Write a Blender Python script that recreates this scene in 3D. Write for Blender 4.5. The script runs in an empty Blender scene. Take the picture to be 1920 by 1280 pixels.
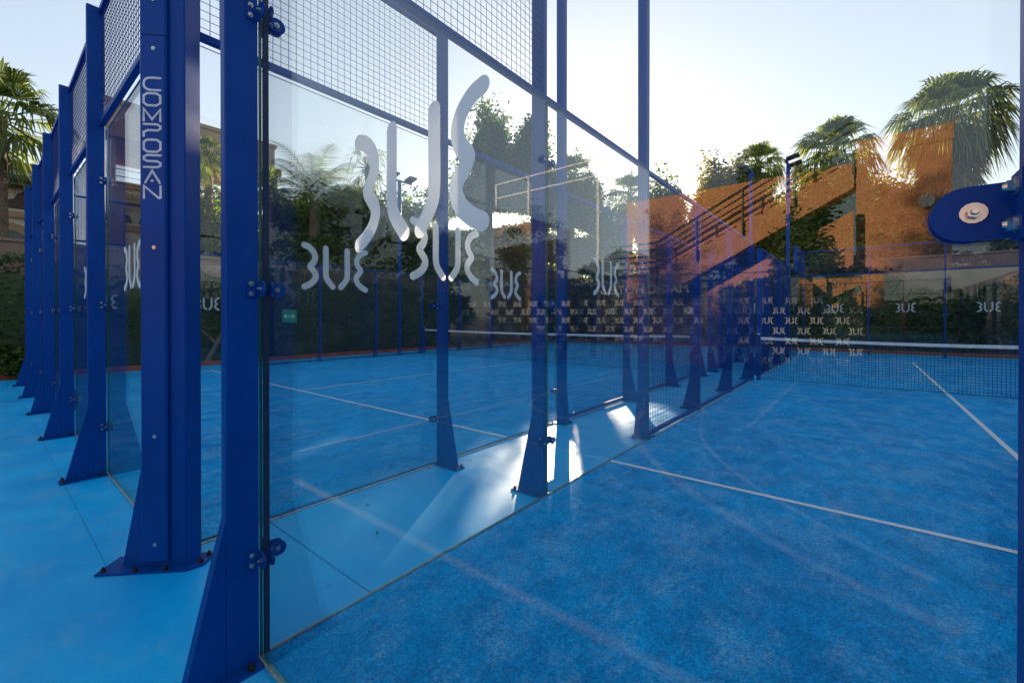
import bpy, bmesh, math, random
import numpy as np
from mathutils import Vector, Matrix

# ------------------------------------------------------------------ camera, sky, sun, exposure
scn = bpy.context.scene
COL = scn.collection
R = math.radians
CAM = np.array([1.855, -0.70, 1.351])
YAW = R(39.11)
PITCH = R(0.24)
FPX = 811.0
cam_d = bpy.data.cameras.new("camera")
cam = bpy.data.objects.new("camera", cam_d)
COL.objects.link(cam)
cam.location = CAM
cam.rotation_euler = (math.pi / 2 - PITCH, 0, YAW)
cam_d.sensor_width = 36
cam_d.lens = FPX / 1920 * 36
cam_d.shift_y = -(640 - 600.2) / 1920
cam_d.clip_start = 0.02
cam_d.clip_end = 4000
scn.camera = cam

SUN_EL, SUN_AZ = R(11.3), -R(32.3)      # azimuth measured from +y, towards +x
SDIR = np.array([math.sin(SUN_AZ) * math.cos(SUN_EL), math.cos(SUN_AZ) * math.cos(SUN_EL), math.sin(SUN_EL)])
world = bpy.data.worlds.new("World")
scn.world = world
world.use_nodes = True
wn = world.node_tree
wn.nodes.clear()
sky = wn.nodes.new('ShaderNodeTexSky')
sky.sky_type = 'NISHITA'
sky.sun_disc = False
sky.sun_elevation = SUN_EL
sky.sun_rotation = SUN_AZ
sky.altitude = 400
sky.air_density = 1.0
sky.dust_density = 1.4
sky.ozone_density = 1.6
bg = wn.nodes.new('ShaderNodeBackground')
bg.inputs['Strength'].default_value = 0.15
wo = wn.nodes.new('ShaderNodeOutputWorld')
hs = wn.nodes.new('ShaderNodeHueSaturation'); hs.inputs['Saturation'].default_value = 0.93
gm = wn.nodes.new('ShaderNodeGamma'); gm.inputs[1].default_value = 0.5
wn.links.new(sky.outputs[0], hs.inputs['Color']); wn.links.new(hs.outputs[0], gm.inputs[0]); wn.links.new(gm.outputs[0], bg.inputs[0])
wn.links.new(bg.outputs[0], wo.inputs[0])

sun_d = bpy.data.lights.new("sun", 'SUN')
sun_d.energy = 5.0
sun_d.angle = R(0.5)
sun_d.color = (1.0, 0.80, 0.58)
sun = bpy.data.objects.new("sun", sun_d)
sun.rotation_euler = Vector(SDIR).to_track_quat('Z', 'Y').to_euler()
sun.location = (-30, 50, 20)
COL.objects.link(sun)

scn.view_settings.view_transform = 'Standard'
scn.view_settings.look = 'None'
scn.view_settings.exposure = 1.82
scn.view_settings.gamma = 1
scn.cycles.max_bounces = 14
scn.cycles.transparent_max_bounces = 40
scn.cycles.glossy_bounces = 5
scn.cycles.diffuse_bounces = 3
scn.cycles.sample_clamp_indirect = 6
scn.cycles.blur_glossy = 0.5
scn.cycles.use_denoising = True

rnd = random.Random(7)
nrg = np.random.default_rng(7)


def W(px, d, z=0.0):
    """a place d metres deep along the view line, px across the photograph"""
    t = (px - 960) / FPX
    fw = (-math.sin(YAW), math.cos(YAW)); r = (math.cos(YAW), math.sin(YAW))
    return (CAM[0] + d * (fw[0] + t * r[0]), CAM[1] + d * (fw[1] + t * r[1]), z)


def H(py, d):
    return CAM[2] + (596.8 - py) / FPX * d


# ------------------------------------------------------------------ materials
def nodes_of(name):
    m = bpy.data.materials.new(name)
    m.use_nodes = True
    nt = m.node_tree
    b = nt.nodes.get('Principled BSDF')
    return m, nt, b


def nd(nt, t, **kw):
    n = nt.nodes.new(t)
    for k, v in kw.items():
        if k in n.inputs.keys():
            n.inputs[k].default_value = v
        else:
            setattr(n, k, v)
    return n


def ramp(nt, fac, stops):
    n = nt.nodes.new('ShaderNodeValToRGB')
    e = n.color_ramp.elements
    while len(e) < len(stops):
        e.new(0.5)
    for i, (p, c) in enumerate(stops):
        e[i].position = p
        e[i].color = (*c, 1) if len(c) == 3 else c
    nt.links.new(fac, n.inputs[0])
    return n.outputs[0]


def coords(nt, scale=(1, 1, 1), kind='Object'):
    tc = nt.nodes.new('ShaderNodeTexCoord')
    mp = nt.nodes.new('ShaderNodeMapping')
    mp.inputs['Scale'].default_value = scale
    nt.links.new(tc.outputs[kind], mp.inputs[0])
    return mp.outputs[0]


def noise(nt, vec, scale, detail=4, rough=0.55):
    n = nd(nt, 'ShaderNodeTexNoise', Scale=scale, Detail=detail, Roughness=rough)
    nt.links.new(vec, n.inputs['Vector'])
    return n.outputs['Fac']


def mixc(nt, fac, a, b, mode='MIX'):
    n = nt.nodes.new('ShaderNodeMix')
    n.data_type = 'RGBA'
    n.blend_type = mode
    for s, v in ((0, fac), (6, a), (7, b)):
        if isinstance(v, (int, float)):
            n.inputs[s].default_value = v
        elif isinstance(v, tuple):
            n.inputs[s].default_value = (*v, 1)
        else:
            nt.links.new(v, n.inputs[s])
    return n.outputs[2]


def bump(nt, b, h, strength=0.3, dist=0.01):
    n = nd(nt, 'ShaderNodeBump', Strength=strength, Distance=dist)
    nt.links.new(h, n.inputs['Height'])
    nt.links.new(n.outputs[0], b.inputs['Normal'])


def simple(name, col, rough=0.5, metal=0.0, var=0.15, scale=8, bmp=0.0, spec=0.5):
    m, nt, b = nodes_of(name)
    v = coords(nt)
    f = noise(nt, v, scale, 5)
    lo = tuple(max(0, c * (1 - var)) for c in col)
    hi = tuple(min(1, c * (1 + var)) for c in col)
    nt.links.new(ramp(nt, f, [(0.3, lo), (0.7, hi)]), b.inputs['Base Color'])
    b.inputs['Roughness'].default_value = rough
    b.inputs['Metallic'].default_value = metal
    b.inputs['Specular IOR Level'].default_value = spec
    if bmp:
        bump(nt, b, noise(nt, v, scale * 6, 6), bmp, 0.01)
    return m


def mat_paint(name, col):
    m, nt, b = nodes_of(name)
    v = coords(nt)
    f = noise(nt, v, 3, 6)
    c = ramp(nt, f, [(0.3, tuple(x * 0.9 for x in col)), (0.75, tuple(x * 1.12 for x in col))])
    dirt = noise(nt, coords(nt, (30, 30, 5)), 2.5, 8, 0.7)
    c = mixc(nt, ramp(nt, dirt, [(0.58, (0, 0, 0)), (0.76, (0.4, 0.4, 0.4))]), c, (0.05, 0.13, 0.28))
    nt.links.new(c, b.inputs['Base Color'])
    rr = nd(nt, 'ShaderNodeMapRange'); nt.links.new(f, rr.inputs[0])
    rr.inputs[3].default_value = 0.34; rr.inputs[4].default_value = 0.5
    nt.links.new(rr.outputs[0], b.inputs['Roughness'])
    b.inputs['Specular IOR Level'].default_value = 0.16
    bump(nt, b, noise(nt, v, 260, 2), 0.06, 0.002)
    return m


BLUE = mat_paint('blue_powder_coat', (0.0, 0.054, 0.275))
BLUE2 = mat_paint('blue_wire_coat', (0.003, 0.040, 0.20))


def mat_turf():
    m, nt, b = nodes_of('blue_turf')
    v = coords(nt)
    big = noise(nt, v, 0.8, 6, 0.62)
    mid = noise(nt, v, 5.0, 8, 0.75)
    fine = noise(nt, v, 105, 5, 0.9)
    c = ramp(nt, big, [(0.28, (0.0, 0.205, 0.55)), (0.72, (0.0, 0.325, 0.74))])
    c = mixc(nt, 1.0, c, ramp(nt, mid, [(0.30, (0.62, 0.66, 0.74)), (0.52, (1, 1, 1)), (0.75, (1.3, 1.28, 1.18))]), 'MULTIPLY')
    c = mixc(nt, 1.0, c, ramp(nt, fine, [(0.36, (0.22, 0.28, 0.40)), (0.5, (0.92, 0.95, 1.0)), (0.64, (2.6, 2.2, 1.65))]), 'MULTIPLY')
    # silica sand lying between the blades: dust patches, swept streaks, and single grains
    s1 = noise(nt, coords(nt, (1.5, 1, 1)), 2.2, 10, 0.8)
    s3 = noise(nt, coords(nt, (6.5, 1.6, 1)), 2.4, 6, 0.7)
    s2 = noise(nt, v, 95, 4, 0.85)
    a = ramp(nt, s1, [(0.48, (0, 0, 0)), (0.60, (1, 1, 1))])
    a2 = ramp(nt, s3, [(0.57, (0, 0, 0)), (0.72, (0.9, 0.9, 0.9))])
    a = mixc(nt, 1.0, a, a2, 'ADD')
    g = ramp(nt, s2, [(0.47, (0, 0, 0)), (0.62, (0.8, 0.8, 0.8))])
    sand = mixc(nt, 1.0, a, g, 'MULTIPLY')
    c = mixc(nt, sand, c, (0.34, 0.53, 0.68))
    nt.links.new(c, b.inputs['Base Color'])
    b.inputs['Roughness'].default_value = 0.8
    b.inputs['Specular IOR Level'].default_value = 0.08
    bump(nt, b, mixc(nt, 0.35, fine, mid), 0.8, 0.014)
    return m


def mat_floor():
    m, nt, b = nodes_of('light_blue_floor_paint')
    v = coords(nt)
    big = noise(nt, v, 0.9, 6, 0.6)
    c = ramp(nt, big, [(0.28, (0.0, 0.30, 0.72)), (0.55, (0.0, 0.41, 0.82)), (0.8, (0.01, 0.49, 0.86))])
    st = noise(nt, coords(nt, (1, 2.2, 1)), 1.6, 9, 0.72)
    c = mixc(nt, ramp(nt, st, [(0.50, (0, 0, 0)), (0.78, (0.5, 0.5, 0.5))]), c, (0.22, 0.46, 0.62))
    gr = noise(nt, v, 170, 4, 0.8)
    c = mixc(nt, 1.0, c, ramp(nt, gr, [(0.33, (0.72, 0.76, 0.8)), (0.5, (1, 1, 1)), (0.68, (1.3, 1.25, 1.18))]), 'MULTIPLY')
    sc = noise(nt, coords(nt, (9, 1.2, 1)), 3.0, 8, 0.7)
    c = mixc(nt, ramp(nt, sc, [(0.63, (0, 0, 0)), (0.72, (0.3, 0.3, 0.3))]), c, (0.02, 0.14, 0.36))
    dk = noise(nt, v, 6, 9, 0.75)
    c = mixc(nt, ramp(nt, dk, [(0.62, (0, 0, 0)), (0.78, (0.35, 0.35, 0.35))]), c, (0.01, 0.09, 0.26))
    nt.links.new(c, b.inputs['Base Color'])
    rr = nd(nt, 'ShaderNodeMapRange'); nt.links.new(noise(nt, v, 2.2, 6), rr.inputs[0])
    rr.inputs[1].default_value = 0.3; rr.inputs[2].default_value = 0.7
    rr.inputs[3].default_value = 0.30; rr.inputs[4].default_value = 0.55
    nt.links.new(rr.outputs[0], b.inputs['Roughness'])
    b.inputs['Specular IOR Level'].default_value = 0.26
    bump(nt, b, noise(nt, v, 240, 3), 0.22, 0.003)
    return m


TURF = mat_turf()
FLOOR = mat_floor()


def mat_line():
    m, nt, b = nodes_of('worn_white_line')
    v = coords(nt)
    f = noise(nt, v, 160, 3, 0.8)
    g = noise(nt, v, 5, 6, 0.7)
    c = ramp(nt, f, [(0.3, (0.30, 0.40, 0.52)), (0.55, (0.62, 0.66, 0.70))])
    c = mixc(nt, ramp(nt, g, [(0.55, (0, 0, 0)), (0.75, (0.5, 0.5, 0.5))]), c, (0.12, 0.28, 0.5))
    nt.links.new(c, b.inputs['Base Color'])
    b.inputs['Roughness'].default_value = 0.85
    return m


LINE = mat_line()
WLINE = simple('fresh_white_line', (0.86, 0.86, 0.84), 0.7, 0, 0.05)


def mat_glass():
    m = bpy.data.materials.new('tempered_glass')
    m.use_nodes = True
    nt = m.node_tree
    nt.nodes.clear()
    out = nt.nodes.new('ShaderNodeOutputMaterial')
    geo = nt.nodes.new('ShaderNodeNewGeometry')
    ior = nd(nt, 'ShaderNodeMapRange')
    nt.links.new(geo.outputs['Backfacing'], ior.inputs[0])
    ior.inputs[3].default_value = 1.52
    ior.inputs[4].default_value = 1 / 1.52
    fr = nt.nodes.new('ShaderNodeFresnel')
    nt.links.new(ior.outputs[0], fr.inputs['IOR'])
    tr = nt.nodes.new('ShaderNodeBsdfTransparent')
    tr.inputs[0].default_value = (0.982, 0.994, 0.991, 1)
    gl = nt.nodes.new('ShaderNodeBsdfGlossy')
    gl.inputs['Roughness'].default_value = 0.0
    mx = nt.nodes.new('ShaderNodeMixShader')
    nt.links.new(fr.outputs[0], mx.inputs[0])
    nt.links.new(tr.outputs[0], mx.inputs[1])
    nt.links.new(gl.outputs[0], mx.inputs[2])
    # dried drops and dust film
    v = coords(nt)
    a = noise(nt, coords(nt, (6, 6, 1.2)), 1.2, 7, 0.65)
    s = noise(nt, v, 90, 4, 0.8)
    q = mixc(nt, 1.0, ramp(nt, a, [(0.42, (0.12, 0.12, 0.12)), (0.75, (1, 1, 1))]),
             ramp(nt, s, [(0.45, (0.15, 0.15, 0.15)), (0.68, (1, 1, 1))]), 'MULTIPLY')
    sm = noise(nt, coords(nt, (2.5, 2.5, 2.0)), 2.1, 9, 0.75)
    q = mixc(nt, 1.0, q, ramp(nt, sm, [(0.60, (0, 0, 0)), (0.72, (3.2, 3.2, 3.2))]), 'ADD')
    k = nd(nt, 'ShaderNodeMath', operation='MULTIPLY'); nt.links.new(q, k.inputs[0]); k.inputs[1].default_value = 0.011
    df = nd(nt, 'ShaderNodeBsdfDiffuse'); df.inputs[0].default_value = (0.8, 0.8, 0.78, 1)
    tl = nd(nt, 'ShaderNodeBsdfTranslucent'); tl.inputs[0].default_value = (0.85, 0.83, 0.78, 1)
    ad = nt.nodes.new('ShaderNodeMixShader'); ad.inputs[0].default_value = 0.6
    nt.links.new(df.outputs[0], ad.inputs[1]); nt.links.new(tl.outputs[0], ad.inputs[2])
    m2 = nt.nodes.new('ShaderNodeMixShader')
    nt.links.new(k.outputs[0], m2.inputs[0])
    nt.links.new(mx.outputs[0], m2.inputs[1])
    nt.links.new(ad.outputs[0], m2.inputs[2])
    nt.links.new(m2.outputs[0], out.inputs[0])
    return m


GLASS = mat_glass()
GEDGE = simple('green_glass_edge', (0.03, 0.16, 0.13), 0.12, 0, 0.3, 4)
STEEL = simple('zinc_bolt_steel', (0.55, 0.54, 0.52), 0.28, 1.0, 0.2, 40)
RUST = simple('dark_bolt', (0.05, 0.035, 0.03), 0.55, 0.6, 0.5, 60, 0.3)
RUBBER = simple('black_rubber', (0.012, 0.013, 0.015), 0.7)
ETCH = None


def mat_etch():
    m, nt, b = nodes_of('frosted_vinyl')
    nt.nodes.remove(b)
    out = nt.nodes['Material Output']
    df = nd(nt, 'ShaderNodeBsdfDiffuse')
    tl = nd(nt, 'ShaderNodeBsdfTranslucent')
    f = noise(nt, coords(nt), 14, 5)
    c = ramp(nt, f, [(0.3, (0.96, 0.96, 0.96)), (0.7, (0.99, 0.99, 0.98))])
    nt.links.new(c, df.inputs[0]); nt.links.new(c, tl.inputs[0])
    mx = nt.nodes.new('ShaderNodeMixShader'); mx.inputs[0].default_value = 0.55
    nt.links.new(df.outputs[0], mx.inputs[1]); nt.links.new(tl.outputs[0], mx.inputs[2])
    rf = nd(nt, 'ShaderNodeBsdfRefraction', Roughness=0.6, IOR=1.25)
    rf.inputs[0].default_value = (0.97, 0.97, 0.97, 1)
    m2 = nt.nodes.new('ShaderNodeMixShader'); m2.inputs[0].default_value = 0.12
    nt.links.new(mx.outputs[0], m2.inputs[1]); nt.links.new(rf.outputs[0], m2.inputs[2])
    nt.links.new(m2.outputs[0], out.inputs[0])
    return m


ETCH = mat_etch()
PRINT = simple('white_print', (0.75, 0.74, 0.72), 0.6)
LILAC = simple('pale_letter_paint', (0.62, 0.62, 0.68), 0.4)
SAND = simple('sandy_joint', (0.42, 0.42, 0.40), 0.9, 0, 0.4, 60, 0.4)
DARKJ = simple('dark_joint', (0.0, 0.09, 0.28), 0.8)
NETM = simple('black_net_cord', (0.008, 0.010, 0.016), 0.8)
TAPE = simple('white_net_tape', (0.72, 0.73, 0.74), 0.7)
EARTH = simple('dry_earth', (0.16, 0.11, 0.075), 0.95, 0, 0.4, 3, 0.6)
KERB = simple('red_kerb_paint', (0.33, 0.07, 0.03), 0.7, 0, 0.3, 5, 0.2)


def mat_render(name, col, var=0.25):
    m, nt, b = nodes_of(name)
    v = coords(nt)
    a = noise(nt, v, 0.8, 8, 0.65)
    g = noise(nt, coords(nt, (3, 3, 0.5)), 2.0, 8, 0.7)
    c = ramp(nt, a, [(0.3, tuple(x * (1 - var) for x in col)), (0.7, tuple(min(1, x * (1 + var)) for x in col))])
    c = mixc(nt, ramp(nt, g, [(0.55, (0, 0, 0)), (0.8, (0.45, 0.45, 0.45))]), c, tuple(x * 0.55 for x in col))
    nt.links.new(c, b.inputs['Base Color'])
    b.inputs['Roughness'].default_value = 0.92
    b.inputs['Specular IOR Level'].default_value = 0.2
    bump(nt, b, noise(nt, v, 30, 8, 0.7), 0.5, 0.02)
    return m


PINK = mat_render('weathered_pink_render', (0.27, 0.185, 0.14))
TERRA = mat_render('terracotta_render', (0.72, 0.33, 0.16), 0.08)
SALMON = mat_render('salmon_render', (0.55, 0.27, 0.19), 0.1)
CREAM = mat_render('cream_render', (0.56, 0.49, 0.39))
STONE = mat_render('ochre_stone', (0.36, 0.24, 0.15), 0.4)
TILE = simple('green_roof_tile', (0.045, 0.075, 0.05), 0.45, 0, 0.5, 6)
WIN = simple('dark_window', (0.02, 0.03, 0.04), 0.1)
DWOOD = simple('dark_carved_wood', (0.07, 0.04, 0.025), 0.6, 0, 0.3, 20)
BLACKM = simple('black_rail_steel', (0.015, 0.015, 0.015), 0.5)
WHITEM = simple('white_painted_steel', (0.75, 0.74, 0.70), 0.5)
BARK = simple('tree_bark', (0.12, 0.085, 0.06), 0.9, 0, 0.4, 9, 0.8)
PBARK = simple('palm_bark', (0.17, 0.12, 0.08), 0.95, 0, 0.45, 12, 0.9)
GSIGN = simple('green_sign', (0.0, 0.28, 0.16), 0.5)
GREYSTEP = mat_render('grey_concrete', (0.3, 0.29, 0.27))


def mat_leaf(name, dark, mid, light, trans=0.45):
    m, nt, b = nodes_of(name)
    nt.nodes.remove(b)
    out = nt.nodes['Material Output']
    geo = nt.nodes.new('ShaderNodeNewGeometry')
    c = ramp(nt, geo.outputs['Random Per Island'], [(0.0, dark), (0.45, mid), (0.85, light), (1.0, tuple(min(1, x * 1.5) for x in light))])
    pos = noise(nt, geo.outputs['Position'], 1.1, 3)
    c = mixc(nt, 1.0, c, ramp(nt, pos, [(0.3, (0.55, 0.6, 0.6)), (0.7, (1.25, 1.2, 1.0))]), 'MULTIPLY')
    df = nd(nt, 'ShaderNodeBsdfDiffuse')
    nt.links.new(c, df.inputs[0])
    tl = nd(nt, 'ShaderNodeBsdfTranslucent')
    nt.links.new(mixc(nt, 1.0, c, (1.5, 1.5, 0.55), 'MULTIPLY'), tl.inputs[0])
    mx = nt.nodes.new('ShaderNodeMixShader'); mx.inputs[0].default_value = trans
    nt.links.new(df.outputs[0], mx.inputs[1]); nt.links.new(tl.outputs[0], mx.inputs[2])
    gl = nd(nt, 'ShaderNodeBsdfGlossy', Roughness=0.5); gl.inputs[0].default_value = (0.6, 0.6, 0.6, 1)
    m2 = nt.nodes.new('ShaderNodeMixShader'); m2.inputs[0].default_value = 0.05
    nt.links.new(mx.outputs[0], m2.inputs[1]); nt.links.new(gl.outputs[0], m2.inputs[2])
    nt.links.new(m2.outputs[0], out.inputs[0])
    return m


LEAF_D = mat_leaf('dark_evergreen_leaf', (0.032, 0.060, 0.022), (0.065, 0.11, 0.032), (0.14, 0.20, 0.045), 0.52)
LEAF_M = mat_leaf('mid_green_leaf', (0.035, 0.07, 0.015), (0.075, 0.13, 0.022), (0.18, 0.23, 0.035), 0.55)
LEAF_Y = mat_leaf('autumn_leaf', (0.05, 0.05, 0.015), (0.12, 0.12, 0.025), (0.24, 0.19, 0.04), 0.5)
HEDGE = mat_leaf('hedge_leaf', (0.02, 0.042, 0.014), (0.045, 0.085, 0.026), (0.09, 0.14, 0.04), 0.35)
PALMG = mat_leaf('palm_green', (0.05, 0.075, 0.025), (0.10, 0.15, 0.045), (0.22, 0.25, 0.07), 0.5)
PALMB = mat_leaf('palm_dead_skirt', (0.05, 0.035, 0.02), (0.10, 0.07, 0.04), (0.17, 0.12, 0.06), 0.3)
BLOOM = mat_leaf('orange_blossom', (0.25, 0.06, 0.02), (0.4, 0.10, 0.03), (0.55, 0.2, 0.06), 0.4)


# ------------------------------------------------------------------ mesh helpers
class MB:
    def __init__(s):
        s.v = []; s.f = []; s.m = []

    def add(s, vs, fs, mi=0):
        o = len(s.v)
        s.v += [tuple(p) for p in vs]
        s.f += [tuple(i + o for i in f) for f in fs]
        s.m += [mi] * len(fs)

    def box(s, a, b, mi=0):
        x0, y0, z0 = a; x1, y1, z1 = b
        s.add([(x0, y0, z0), (x1, y0, z0), (x1, y1, z0), (x0, y1, z0), (x0, y0, z1), (x1, y0, z1), (x1, y1, z1), (x0, y1, z1)],
              [(3, 2, 1, 0), (4, 5, 6, 7), (0, 1, 5, 4), (1, 2, 6, 5), (2, 3, 7, 6), (3, 0, 4, 7)], mi)

    def cbox(s, a, b, c=0.004, mi=0):
        """box with its vertical edges chamfered"""
        x0, y0, z0 = a; x1, y1, z1 = b
        ring = [(x0 + c, y0), (x1 - c, y0), (x1, y0 + c), (x1, y1 - c), (x1 - c, y1), (x0 + c, y1), (x0, y1 - c), (x0, y0 + c)]
        s.prism(ring, z0, z1, mi)

    def prism(s, ring, z0, z1, mi=0):
        n = len(ring)
        s.add([(x, y, z0) for x, y in ring] + [(x, y, z1) for x, y in ring],
              [tuple(range(n - 1, -1, -1)), tuple(range(n, 2 * n))] + [(i, (i + 1) % n, n + (i + 1) % n, n + i) for i in range(n)], mi)

    def extr(s, ring3, vec, mi=0):
        n = len(ring3)
        a = [Vector(p) for p in ring3]; v = Vector(vec)
        s.add([tuple(p) for p in a] + [tuple(p + v) for p in a],
              [tuple(range(n - 1, -1, -1)), tuple(range(n, 2 * n))] + [(i, (i + 1) % n, n + (i + 1) % n, n + i) for i in range(n)], mi)

    def tube(s, p, q, r0, r1=None, n=8, mi=0, cap=True):
        r1 = r0 if r1 is None else r1
        p = Vector(p); q = Vector(q); d = (q - p)
        if d.length < 1e-9:
            return
        d.normalize()
        u = d.orthogonal().normalized(); w = d.cross(u)
        vs = []
        for c, r in ((p, r0), (q, r1)):
            for i in range(n):
                a = 2 * math.pi * i / n + math.pi / n
                vs.append(tuple(c + (u * math.cos(a) + w * math.sin(a)) * r))
        fs = [(i, (i + 1) % n, n + (i + 1) % n, n + i) for i in range(n)]
        if cap:
            fs += [tuple(range(n - 1, -1, -1)), tuple(range(n, 2 * n))]
        s.add(vs, fs, mi)

    def path(s, pts, radii, n=7, mi=0):
        for i in range(len(pts) - 1):
            s.tube(pts[i], pts[i + 1], radii[i], radii[i + 1], n, mi, cap=(i in (0, len(pts) - 2)))

    def mesh(s, name, mats):
        me = bpy.data.meshes.new(name)
        me.from_pydata(s.v, [], s.f)
        for m in (mats if isinstance(mats, (list, tuple)) else [mats]):
            me.materials.append(m)
        if any(s.m):
            me.polygons.foreach_set('material_index', s.m)
        me.update()
        return me

    def build(s, name, mats, parent=None, loc=None, smooth=False, **kw):
        return put(name, s.mesh(name, mats), parent, loc, smooth=smooth, **kw)


def put(name, me, parent=None, loc=None, rotz=0.0, smooth=False, label=None, cat=None, group=None, kind=None):
    o = bpy.data.objects.new(name, me)
    COL.objects.link(o)
    if parent is not None:
        o.parent = parent
    if loc is not None:
        o.location = loc
    if rotz:
        o.rotation_euler = (0, 0, rotz)
    if smooth and me is not None:
        me.polygons.foreach_set('use_smooth', [True] * len(me.polygons))
    if label: o['label'] = label
    if cat: o['category'] = cat
    if group: o['group'] = group
    if kind: o['kind'] = kind
    return o


def thing(name, label, cat, loc=(0, 0, 0), rotz=0.0, group=None):
    return put(name, None, None, loc, rotz, label=label, cat=cat, group=group)


def quads_mesh(name, V, mat, tri=False):
    """V: (N,k,3) array of separate faces"""
    n, k = V.shape[0], V.shape[1]
    me = bpy.data.meshes.new(name)
    me.vertices.add(n * k)
    me.vertices.foreach_set('co', V.astype(np.float32).ravel())
    me.loops.add(n * k)
    me.loops.foreach_set('vertex_index', np.arange(n * k, dtype=np.int32))
    me.polygons.add(n)
    me.polygons.foreach_set('loop_start', np.arange(0, n * k, k, dtype=np.int32))
    me.polygons.foreach_set('loop_total', np.full(n, k, dtype=np.int32))
    me.materials.append(mat)
    me.update(calc_edges=True)
    return me


# ------------------------------------------------------------------ sun gaps: where the light falls through the foliage
GAPS = [(-0.70, 2.3, 0.22, 0.30), (-0.62, 3.6, 0.30, 0.35), (-0.3, 3.1, 0.16, 0.4), (-0.75, 4.7, 0.35, 0.45), (-0.5, 5.3, 0.3, 0.35),
        (3.2, -11.8, 3.8, 2.7),
        (-2.5, 1.9, 0.22, 0.8), (-6.3, 1.5, 0.30, 0.9), (-7.6, -0.5, 0.5, 0.5), (-8.2, 1.2, 0.4, 0.4),
        (-3.3, 3.4, 0.3, 0.5), (-4.4, 4.4, 0.4, 0.3), (-8.5, 6, 0.5, 0.7)]
THIN = [(-0.6, 3.4, 0.85, 3.2, 0.955), (-3.0, 2.0, 1.3, 1.6, 0.86), (-7.0, 0.3, 3.5, 1.4, 0.84), (5.4, -6.1, 1.35, 2.5, 0.95), (1.0, -3.5, 4.0, 2.6, 0.5)]


def keep_mask(P):
    """drop leaves that stand in one of the sun gaps"""
    gx = P[:, 0] - SDIR[0] / SDIR[2] * P[:, 2]
    gy = P[:, 1] - SDIR[1] / SDIR[2] * P[:, 2]
    keep = np.ones(len(P), bool)
    for (x, y, a, b) in GAPS:
        q = ((gx - x) / a) ** 2 + ((gy - y) / b) ** 2 + nrg.normal(0, 0.22, len(P))
        keep &= ~((q < 1.0) & (nrg.random(len(P)) < (1.0 if y < -10 else 0.97)))
    # crowns thinned on purpose for sun flecks on alley, left court, logos, ball court
    for (x, y, a, b, pr) in THIN:
        q = ((gx - x) / a) ** 2 + ((gy - y) / b) ** 2
        keep &= ~((q < 1.0) & (nrg.random(len(P)) < pr))
    # crown leaves removed along the sun's path to light the upper terracotta facade
    zf = (-13 - gy) / (SDIR[1] / SDIR[2]); xf = gx + SDIR[0] / SDIR[2] * zf
    keep &= ~((zf > 2.2) & (zf < 6.0) & (xf > -5.2) & (xf < 3.8) & (nrg.random(len(P)) < 0.86))
    return keep


def leaves(P, size, up=0.25):
    n = len(P)
    d = nrg.normal(0, 1, (n, 3)); d[:, 2] *= 0.6
    d /= np.linalg.norm(d, axis=1)[:, None]
    e = nrg.normal(0, 1, (n, 3))
    e -= (e * d).sum(1)[:, None] * d
    e /= np.linalg.norm(e, axis=1)[:, None]
    s = size * nrg.uniform(0.6, 1.35, n)[:, None]
    V = np.stack([P - d * s * 0.6, P + e * s * 0.30 + d * s * 0.05, P + d * s * 0.6, P - e * s * 0.30 + d * s * 0.05], 1)
    return V


def blob_points(n, c, r, clump=0.5):
    """points in clumps near the surface of an uneven ellipsoid"""
    k = max(8, int(34 * max(r)))
    u = nrg.normal(0, 1, (k, 3)); u /= np.linalg.norm(u, axis=1)[:, None]
    rad = nrg.uniform(0.45, 1.06, k)[:, None]
    cc = u * rad
    pick = nrg.integers(0, k, n)
    P = cc[pick] + np.clip(nrg.normal(0, 1, (n, 3)), -1.9, 1.9) * (0.13 + 0.13 * nrg.random(k)[pick][:, None])
    return np.array(c) + P * np.array(r)


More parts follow.
